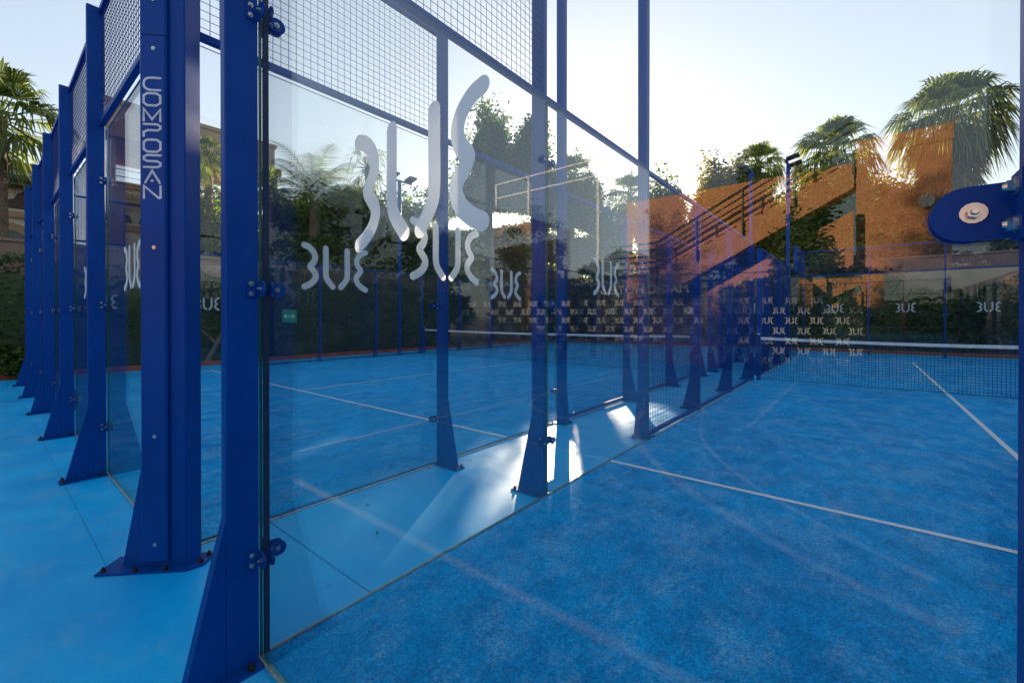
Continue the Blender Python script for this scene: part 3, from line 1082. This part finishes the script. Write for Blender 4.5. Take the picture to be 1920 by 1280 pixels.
# ------------------------------------------------------------------ hedges
def hedge(label, a, b, depth, h, n, leaf=0.075, wob=0.18, mat=HEDGE, core=True, z0=0.0, shape=None):
    ax, ay = a; bx, by = b
    L = math.hypot(bx - ax, by - ay); ang = math.atan2(by - ay, bx - ax)
    t = thing('hedge', label, 'hedge', (ax, ay, 0), ang, 'clipped hedges round the courts')
    u = nrg.random(n) * L
    def hh(u):
        q = 0.5 + 0.25 * np.sin(u * 1.3) + 0.15 * np.sin(u * 3.7 + 1) + 0.12 * np.sin(u * 7.1 + 2)
        return h - wob * 2 * q
    face = nrg.random(n)
    z = z0 + nrg.random(n) * (hh(u) - z0)
    y = depth / 2 * np.sign(nrg.random(n) - 0.5) * (1 + nrg.normal(0, 0.10, n)) + 0.12 * np.sin(u * 2.1) * np.sin(z * 3 + u)
    top = face > 0.78
    z[top] = hh(u[top]) + nrg.normal(0, 0.06, top.sum()); y[top] = (nrg.random(top.sum()) - 0.5) * depth
    P = np.stack([u, y, z], 1)
    if h > 4:
        ca, sa = math.cos(ang), math.sin(ang)
        P = P[keep_mask(np.stack([ax + P[:, 0] * ca - P[:, 1] * sa, ay + P[:, 0] * sa + P[:, 1] * ca, P[:, 2]], 1))]
    put('foliage', quads_mesh('foliage', leaves(P, leaf), mat), t)
    if core:
        mb = MB(); mb.box((0.05, -depth * 0.36, 0.0), (L - 0.05, depth * 0.36, h - wob * 2.2 - (0.9 if h > 4 else 0)))
        mb.build('branches', LEAF_D, t)
    return t


hedge('long clipped hedge along the pink wall, nearer low half at the left edge', (-13.25, -13), (-13.25, 5.2), 0.55, 2.75, 34000)
hedge('taller dark hedge along the left court, seen through the left court glass', (-13.25, 5.3), (-13.25, 22.0), 0.65, 3.7, 42000, leaf=0.085)
hedge('dark hedge behind the far ends of both courts', (-13, 22.6), (3.0, 22.6), 1.0, 3.9, 36000, wob=0.35, leaf=0.1)
hedge('tall dark bushes beyond the middle of the far right glass wall', (3.2, 22.4), (6.2, 22.4), 1.1, 3.0, 9000, wob=0.5, leaf=0.11)
hedge('low dark bushes beyond the right end of the far right glass wall', (6.3, 22.4), (13, 22.4), 1.1, 1.7, 10000, wob=0.4, leaf=0.11)


hedge('tall loose shrubbery rising behind the far pink wall', (-17, 27.2), (14, 27.2), 2.2, 6.0, 42000, leaf=0.2, wob=0.7, mat=LEAF_D)
hedge('tall loose shrubbery rising behind the left pink wall', (-16.6, 4.5), (-16.6, 26), 2.2, 5.0, 30000, leaf=0.2, wob=0.6, mat=LEAF_D)
hedge('high dark hedge along the right side of the courts, out of the picture', (11.2, 23), (11.2, -12), 1.2, 3.6, 30000, leaf=0.14, wob=0.4)
for i, (yy, hh) in enumerate(((20, 7.5), (13.5, 6.2), (7, 7.8), (1, 6.0), (-6, 7.0))):
    RIGHT_TREES.append((13.2 + (i % 2), yy, hh))
hedge('added low hedge standing in for shade at the foot of the terracotta building behind the camera', (9.5, -12.15), (-1.2, -12.15), 0.5, 2.5, 9000, leaf=0.12, wob=0.2)  # added hedge, stands in for shade over the building's lower part
hedge('dark clipped hedge behind the camera beyond the ball court', (10.4, -16.2), (-13, -16.2), 1.2, 3.4, 26000, leaf=0.13, wob=0.3)
# ------------------------------------------------------------------ garden walls and buildings
def gwall(label, a, b, h, th=0.35, mat=PINK):
    ax, ay = a; bx, by = b
    L = math.hypot(bx - ax, by - ay); ang = math.atan2(by - ay, bx - ax)
    t = thing('garden_wall', label, 'wall', (ax, ay, 0), ang, 'garden walls round the courts')
    mb = MB(); mb.box((0, -th / 2, -0.02), (L, th / 2, h)); mb.build('wall_body', mat, t)
    mb = MB()
    n = int(L / 0.9)
    for i in range(n):
        x0 = L * i / n
        mb.box((x0 + 0.004, -th / 2 - 0.05, h + 0.001), (x0 + L / n - 0.004, th / 2 + 0.05, h + 0.07 + 0.008 * (i % 3)))
    mb.build('coping', mat, t)
    return t


gwall('pink rendered garden wall rising above the left hedge', (-14.2, -14), (-14.2, 24.2), 3.2)
gwall('weathered pink wall behind the bushes at the far right', (-14.0, 24.4), (16, 24.4), 3.9)

# old riad beyond the left wall: cream lower wing with tiled eave and arches, stone terrace block behind
t = thing('old_villa', 'cream villa with green tiled eave and carved arches at the far left', 'house', (-24.0, -6, 0))
mb = MB()
mb.box((-6, -6, -0.02), (0, 7.5, 7.2))
mb.build('wall', CREAM, t)
mb = MB(); mb.box((-6.2, -6.2, 7.201), (0.12, 7.7, 7.5)); mb.build('parapet', STONE, t)
mb = MB()
for i in range(75):
    y = -6.0 + i * 0.18
    mb.tube((0.02, y, 6.95), (0.62, y, 6.65), 0.085, 0.085, 8)
mb.box((0.005, -6.1, 6.5), (0.55, 7.5, 6.63)); mb.build('tiled_eave', TILE, t)
fz = MB()
for i in range(11):
    y = -5.6 + i * 1.2
    fz.extr([(0.012, y - .5, 5.67), (0.012, y - .42, 5.97), (0.012, y - .25, 6.04), (0.012, y - .16, 6.24), (0.012, y, 6.37), (0.012, y + .16, 6.24), (0.012, y + .25, 6.04), (0.012, y + .42, 5.97), (0.012, y + .5, 5.67)], (0.03, 0, 0))
fz.build('carved_arches', DWOOD, t)
mb = MB(); mb.box((0.002, -6, 5.3), (0.10, 7.4, 5.55)); mb.box((0.002, -6, 6.42), (0.10, 7.4, 6.49)); mb.build('carved_frieze', STONE, t)


def arch_ring(cy, w, z0, z1, x):
    ring = [(x, cy - w / 2, z0)]
    for q in range(0, 13):
        a = math.pi - math.pi * q / 12
        ring.append((x, cy + math.cos(a) * w / 2, z1 - w / 2 + math.sin(a) * w / 2))
    ring.append((x, cy + w / 2, z0))
    return ring


for cy in (-3.0, 0.2, 3.4, 6.0):
    mb = MB(); mb.extr(arch_ring(cy, 1.6, 2.6, 5.1, 0.003), (0.05, 0, 0)); w_ = mb.build('window', STONE, t)
    mb = MB(); mb.extr(arch_ring(cy, 1.15, 2.7, 4.8, 0.0535), (0.02, 0, 0)); mb.build('pane', WIN, w_)

t = thing('terrace_house', 'ochre stone house with open roof terrace seen through the first left pane', 'house', (-26.5, 4.5, 0))
mb = MB()
mb.box((-5, -1.5, -0.02), (0, 6.5, 7.6)); mb.build('wall', STONE, t)
for (a, b) in ((-1.5, -1.0), (1.6, 2.2), (5.9, 6.5)):
    for (c, d) in ((-0.45, 0), (-4.9, -4.4)):
        mb = MB(); mb.box((c, a, 7.601), (d, b, 10.2)); mb.build('terrace_pier', STONE, t)
mb = MB(); mb.box((-5.1, -1.7, 10.201), (0.15, 6.7, 10.6)); mb.box((-4.8, -1.4, 10.601), (-.1, 6.4, 11.9)); mb.box((-4.9, -1.5, 11.901), (0.0, 6.5, 12.1)); mb.build('roof', STONE, t)
mb = MB(); mb.box((-4.39, -1.0, 7.602), (-3.9, 5.9, 9.0)); mb.build('terrace_wall', STONE, t)
mb = MB()
for z in (8.0, 8.35, 8.7):
    mb.tube((-0.1, -1.0, z), (-0.1, 5.9, z), 0.02, None, 6)
mb.build('railing', BLACKM, t)
for (a, z) in ((-0.6, 4.6), (1.7, 4.6), (4.0, 4.6), (-0.6, 1.4), (1.7, 1.4), (4.0, 1.4)):
    mb = MB(); mb.box((0.002, a - .1, z - .1), (0.06, a + 1.4, z + 2.2)); w_ = mb.build('window', DWOOD, t)
    mb = MB(); mb.box((0.0605, a, z), (0.075, a + 1.3, z + 2.1)); mb.build('pane', WIN, w_)
mb = MB(); mb.box((0.002, -1.4, 4.1), (0.5, 6.4, 4.35)); mb.build('balcony', STONE, t)

x, y, _ = W(505, 24)
t = thing('garden_pavilion', 'low pinkish pavilion with flat dark coping behind the left trees', 'house', (x, y, 0), R(38))
mb = MB(); mb.box((-1.2, 0, -0.02), (1.2, 2.5, 4.5)); mb.build('wall', PINK, t)
mb = MB(); mb.box((-1.4, -0.2, 4.501), (1.4, 2.7, 4.7)); mb.prism([(-1.1, .1), (1.1, .1), (1.1, 2.4), (-1.1, 2.4)], 4.701, 5.1); mb.build('roof', BARK, t)

# ---- behind the camera: terracotta building with outside stair (seen mirrored in the near pane)
FY = -13.0
t = thing('terracotta_building', 'sunlit terracotta building with outside staircase, mirrored in the near glass', 'house', (0, FY, 0))
mb = MB()
mb.box((1.70, -3.5, -0.02), (3.38, 0.0, 5.35)); mb.box((1.68, -3.52, 5.351), (3.40, 0.03, 5.72))
mb.extr([(-4.6, -0.62, 2.0), (-4.6, -0.62, 5.38), (1.69, -0.62, 5.38), (1.69, -0.62, 4.75), (-3.3, -0.62, 2.2)], (0, -0.6, 0))
mb.box((-4.6, -1.22, -0.02), (-2.9, -0.62, 1.999))
mb.build('wall', TERRA, t)
mb = MB()     # solid stair flight with steps
x0, z0s, x1, z1s = -3.3, 2.75, 1.66, 5.22
n = 15
ring = [(x0, -0.02, z0s - 0.75)]
for i in range(n):
    xa = x0 + (x1 - x0) * i / n; za = z0s + (z1s - z0s) * (i + 1) / n
    ring += [(xa, -0.02, za), (x0 + (x1 - x0) * (i + 1) / n, -0.02, za)]
ring.append((x1, -0.02, z1s - 0.62))
mb.extr(ring, (0, -0.58, 0)); mb.build('staircase', TERRA, t)
mb = MB()     # sloping wall of the lower flight
mb.extr([(-2.9, 0.35, -0.02), (-2.9, 0.35, 1.45), (1.66, 0.35, 3.97), (1.66, 0.35, -0.02)], (0, -0.2, 0))
mb.build('stair_wall', TERRA, t)
mb = MB()
sl = (z1s - z0s) / (x1 - x0)
for k in range(5):
    dz = 0.22 + 0.2 * k
    mb.tube((x0, 0.02, z0s + dz), (x1, 0.02, z1s + dz), 0.022 if k < 4 else 0.035, None, 6)
    mb.tube((x0 - 1.6, 0.02, z0s + dz), (x0, 0.02, z0s + dz), 0.022 if k < 4 else 0.035, None, 6)
for i in range(5):
    xx = x0 + (x1 - x0) * i / 4
    mb.tube((xx, 0.02, z0s + sl * (xx - x0) - 0.3), (xx, 0.02, z0s + sl * (xx - x0) + 1.05), 0.035, None, 6)
mb.build('handrail', BLACKM, t)
mb = MB(); mb.box((2.7, 0.001, 0.9), (3.1, 0.03, 2.2)); mb.build('window', WIN, t)
mb = MB(); mb.tube((2.95, 0.0, 4.0), (2.95, 0.20, 4.02), 0.11, 0.15, 14); mb.build('wall_lamp', WHITEM, t)
t = thing('salmon_building', 'salmon block with white roof pergola, mirrored in the left of the near glass', 'house', (-9.3, -13, 0))
mb = MB(); mb.box((-0.95, -3, -0.02), (0.95, 0, 5.3)); mb.build('wall', SALMON, t)
mb = MB()
for xx in (-0.85, 0.85, 3.9):
    mb.box((xx - .045, -.12, 5.301 if xx < 1 else -0.02), (xx + .045, 0, 7.0))
for z in (6.93, 6.35):
    mb.box((-0.9, -.10, z), (3.94, -.02, z + .06))
mb.build('pergola', WHITEM, t)

# printed glass screen behind the camera
a = Vector((-4.3, -4.8, 0)); b = Vector((1.95, -6.65, 0))
L = (b - a).length; ang = math.atan2(b.y - a.y, b.x - a.x)
t = thing('printed_glass_screen', 'glass screen printed with rows of small white logos, mirrored in the near pane', 'glass screen', tuple(a), ang)
mb = MB()
for i in range(3):
    mb.add([(L * i / 3 + .004, -.005, .03), (L * (i + 1) / 3 - .004, -.005, .03), (L * (i + 1) / 3 - .004, -.005, 2.0), (L * i / 3 + .004, -.005, 2.0)], [(0, 1, 2, 3)], 0)
    mb.box((L * i / 3 + .004, -.006, 2.0005), (L * (i + 1) / 3 - .004, .006, 2.012), 1)
for rrow in range(7):
    for k in range(24):
        x = 0.35 + k * 0.292 + (0.146 if rrow % 2 else 0)
        if x > L - 0.15 or (rrow in (0,) and x < 0.5): continue
        _n = len(mb.m); logo_mb(mb, 0.29, 0.05, 2, off=(x, 1.60 - rrow * 0.14), y=0.004); mb.m[_n:] = [2] * (len(mb.m) - _n)
mb.build('glass_pane', [GLASS, GEDGE, PRINT], t)
cu = bpy.data.curves.new('lettering', 'FONT'); cu.body = 'MAGIC HOTELS'; cu.size = 0.19; cu.resolution_u = 3
tmp = bpy.data.objects.new('tmp', cu); COL.objects.link(tmp)
bpy.context.view_layer.update()
me = bpy.data.meshes.new_from_object(tmp.evaluated_get(bpy.context.evaluated_depsgraph_get()))
bpy.data.objects.remove(tmp)
me.materials.clear(); me.materials.append(PRINT)
o = put('lettering', me, t, (4.3, 0.006, 1.74)); o.rotation_euler = (math.pi / 2, 0, math.pi)

# ------------------------------------------------------------------ exit signs
def exit_sign(label, loc, rotz, w, h, style):
    t = thing('exit_sign', label, 'sign', loc, rotz, 'green exit signs')
    mb = MB(); mb.box((-w / 2, 0, -h / 2), (w / 2, 0.012, h / 2)); mb.build('panel', GSIGN, t)
    mb = MB()
    stroke(mb, [(-w * .05, 0), (w * .3, 0)], h * .09, 1, fn=lambda p: (p[0], -0.002, p[1]), smooth=False)
    stroke(mb, [(w * .2, h * .13), (w * .33, 0), (w * .2, -h * .13)], h * .08, 1, fn=lambda p: (p[0], -0.002, p[1]), smooth=False)
    mb.box((-w * .34, -0.003, -h * .12), (-w * .18, -0.0022, h * .12))
    mb.build('arrow', PRINT, t)
    if style:
        mb = MB(); mb.tube((0, 0.02, -h / 2), (0, 0.02, -loc[2] + 0.0), 0.015, None, 6); mb.build('post', BLUE, t)
    return t


exit_sign('small square green exit sign on the left fence', (BX0 - .02 + 0.0, 5.05, 1.42), R(90), 0.42, 0.38, 0)
exit_sign('small green exit sign by the pink wall at the far right', W(1822, 15.9, H(559, 15.9)), R(0), 0.45, 0.2, 1)

# ------------------------------------------------------------------ trees
palm('tall fan palm at the left edge of the picture', 0, 13.0, 222, 235, 34, 0, 0.16, seed=1)
palm('thin fan palm, left of the pair beyond the corner column', 352, 18, 300, 85, 30, 10)
palm('thin fan palm, right of the pair beyond the corner column', 392, 19.5, 290, 80, 30, 8)
palm('small fan palm just right of the near corner post', 505, 19, 352, 90, 26, 6)
date_palm('feathery date palm arching over the hedge behind the first glass pane', 590, 19, 372, 190, 30)
palm('fan palm rising out of the trees left of the tall frosted letters', 690, 25, 315, 110, 34, 10)
palm('fan palm behind the mast of the left court', 1072, 27, 335, 110, 34, 14)
palm('fan palm left of the sloping rail', 1180, 25, 372, 110, 34, 16)
palm('fan palm with shaggy crown behind the far mast', 1420, 24, 312, 105, 46, 34, skirt_len=2.6)
palm('fan palm with shaggy crown above the green leafy tree', 1562, 23, 290, 160, 52, 44, skirt_len=2.6)
palm('largest fan palm with long dead skirt at the right', 1780, 20, 225, 205, 60, 60, tw=0.24, skirt_len=3.2)
G = 'leafy trees beyond the courts'
T = [
    (372, 20, 395, 150, LEAF_M, 9000, 'bushy tree below the pair of thin palms', 0.5),
    (560, 23, 405, 170, LEAF_D, 12000, 'dark tree behind the feathery date palm', 0.6),
    (650, 22, 390, 190, LEAF_M, 16000, 'dense green tree left of the small frosted logo', 0.6),
    (745, 24, 395, 180, LEAF_D, 15000, 'dark tree between two frosted logos', 0.6),
    (825, 26, 400, 150, LEAF_D, 12000, 'dark low tree behind the left court post', 0.6),
    (915, 24.9, 240, 130, LEAF_D, 13000, 'tallest loose crowned tree behind the frosted letters', 3.0),
    (1000, 26.5, 262, 100, LEAF_D, 10000, 'tall narrow tree behind the near side wall post', 3.0),
    (880, 25, 400, 150, LEAF_M, 11000, 'green tree under the tallest loose crown', 0.6),
    (985, 26, 420, 170, LEAF_D, 12000, 'dark tree low behind the near side wall post', 0.6),
    (1062, 30, 345, 130, LEAF_D, 12000, 'tree under the palm behind the mast', 0.6),
    (1125, 24, 425, 120, LEAF_M, 11000, 'round leafy tree beside the sun glare', 0.6),
    (1235, 28, 360, 120, LEAF_D, 9000, 'loose tree behind the sloping mesh rail', 0.6),
    (1345, 25, 335, 130, LEAF_Y, 14000, 'yellowing tree left of the far masts', 0.8),
    (1440, 27, 385, 120, LEAF_D, 10000, 'dark tree below the shaggy palm by the mast', 0.8),
    (1545, 22, 345, 210, LEAF_M, 22000, 'bright green leafy tree right of the far masts', 0.6),
    (1655, 23, 365, 150, LEAF_Y, 14000, 'yellow green tree between two shaggy palms', 0.6),
    (1735, 22, 375, 140, LEAF_Y, 14000, 'loose yellowing tree under the largest palm', 0.6),
    (1800, 24, 455, 130, LEAF_D, 9000, 'low tree behind the steel bracket', 0.6),
    (1885, 25, 455, 130, LEAF_D, 9000, 'low dark tree over the far right wall', 0.6),
    (430, 24, 430, 160, LEAF_D, 9000, 'dark tree hidden behind the near corner post', 0.5),
]
for (px, d, top, w, m, n, lab, base) in T:
    tall = top < 300
    top -= 22 if tall else (26 if px < 1150 else 24); w *= 1.12; n *= 1.5
    tree('leafy_tree', lab, px, d, top, w, m, n=int(n * 2.6), leaf=0.20, group=G, base=base)


for (px, d, top, w, m, n, lab) in ((470, 24, 300, 230, LEAF_D, 14000, 'dark tree behind the camera, farthest left in the mirror image'),
                                    (600, 23, 335, 230, LEAF_D, 14000, 'dark tree behind the camera left of the salmon block'),
                                    (720, 22, 345, 190, LEAF_D, 12000, 'leafy tree behind the camera close left of the salmon block'),
                                    (815, 22, 410, 150, LEAF_M, 9000, 'low leafy tree behind the camera beside the salmon block')):
    o = tree('leafy_tree', lab, px, d, top, w, m, n=int(n * 2), leaf=0.2, group='leafy trees behind the camera', base=0.3)
    o.location.y = -o.location.y


for i, (xx, yy, hh) in enumerate(RIGHT_TREES):
    o = tree('leafy_tree', ('tall', 'short', 'tallest', 'round', 'broad')[i] + ' dark tree behind the high hedge right of the courts, out of the picture', 960 + i, 20, 596.8 - (hh - 1.35) * FPX / 20, 190, LEAF_D, n=14000, leaf=0.24, group='leafy trees right of the courts', base=0.4)
    o.location = (xx, yy, 0)
T2 = tree('leafy_tree', 'added dark tree filling the shaded void under the terracotta stair, seen only mirrored', 1500, 14, 250, 170, LEAF_D, n=16000, leaf=0.17, group='leafy trees behind the camera', base=0.2)
T2.location = (-0.4, -15.4, 0)  # tree added behind the stair void so the opening mirrors dark


def bush(label, px, d, r, h, mat=LEAF_D, n=2500, xy=None, name='shrub', leaf=0.09):
    x, y, _ = W(px, d) if xy is None else (*xy, 0)
    t = thing(name, label, 'shrub', (x, y, 0), 0, 'shrubs in the planting beds')
    P = np.concatenate([blob_points(n // 4, (nrg.uniform(-.5, .5) * r, nrg.uniform(-.5, .5) * r, h * nrg.uniform(.3, .7)), (r * .6, r * .6, h * .35)) for _ in range(4)])
    P = P[P[:, 2] > 0.02]
    put('foliage', quads_mesh('foliage', leaves(P, leaf), mat), t)
    mb = MB()
    for i in range(6):
        a = rnd.uniform(0, 6.28)
        mb.path([(0, 0, 0), (math.cos(a) * r * .3, math.sin(a) * r * .3, h * .4), (math.cos(a) * r * .6, math.sin(a) * r * .6, h * .8)], [0.03, 0.02, 0.008], 5)
    mb.build('stems', BARK, t)
    return t


bush('dark rounded shrub right of the exit sign by the far right wall', 1868, 16.4, 1.0, 1.6, n=5000)
bush('small shrub at the foot of the left hedge', 20, 9.6, 0.45, 0.7, mat=LEAF_M)
bush('low shrub beyond the right far glass, near the wall', 1760, 17.2, 0.9, 1.2)
for i, (xx, lab) in enumerate(((0.6, 'added shrub standing in for the shade under the terracotta stair'), (3.0, 'dark shrub at the corner of the terracotta building'), (-6.0, 'dark shrub between the two buildings behind the camera'))):  # first shrub is added to darken the shadowed gap below the stair
    bush(lab, 0, 0, (0.75, 0.5, 1.1)[i], (3.7, 2.2, 2.6)[i], xy=(xx, FY + (0.75 if i == 0 else 1.3)), n=9000, leaf=0.13)
# pale leaning trunk in the bed behind the left court
t = thing('bare_tree', 'pale bare leaning tree trunk before the left hedge', 'tree', (-12.95 + 0.0, 3.4, 0))
mb = MB(); mb.path([(0, 0, 0), (0.02, 0.25, 0.5), (0.0, 0.5, 1.1), (0.05, 0.9, 1.7), (0, 1.1, 2.3)], [0.07, 0.06, 0.055, 0.04, 0.02], 8)
mb.path([(0.0, 0.3, 0.6), (0.1, -0.1, 1.0), (0.1, -0.5, 1.3)], [0.045, 0.03, 0.012], 7); mb.build('trunk', PBARK, t)

# fallen leaves and grit
def litter(label, x0, y0, x1, y1, n, z, mat, size):
    P = np.stack([nrg.uniform(x0, x1, n), nrg.uniform(y0, y1, n), np.full(n, z)], 1)
    V = leaves(P, size)
    V[:, :, 2] = z + np.abs(V[:, :, 2] - z) * 0.25
    o = put('fallen_leaves', quads_mesh('fallen_leaves', V, mat), kind='stuff')
    o['label'] = label; o['category'] = 'fallen leaves'


litter('few small dry leaves scattered over the painted floor', -12, -6, -1.3, -0.3, 70, 0.004, BLOOM, 0.035)
litter('small dry leaves lying in the alley between the courts', -1.2, 0.1, -0.04, 14, 40, 0.004, PALMB, 0.03)
litter('few tiny leaf scraps lying on the right court turf', 0.1, 0.1, 5.8, 9.5, 60, 0.018, PALMB, 0.022)
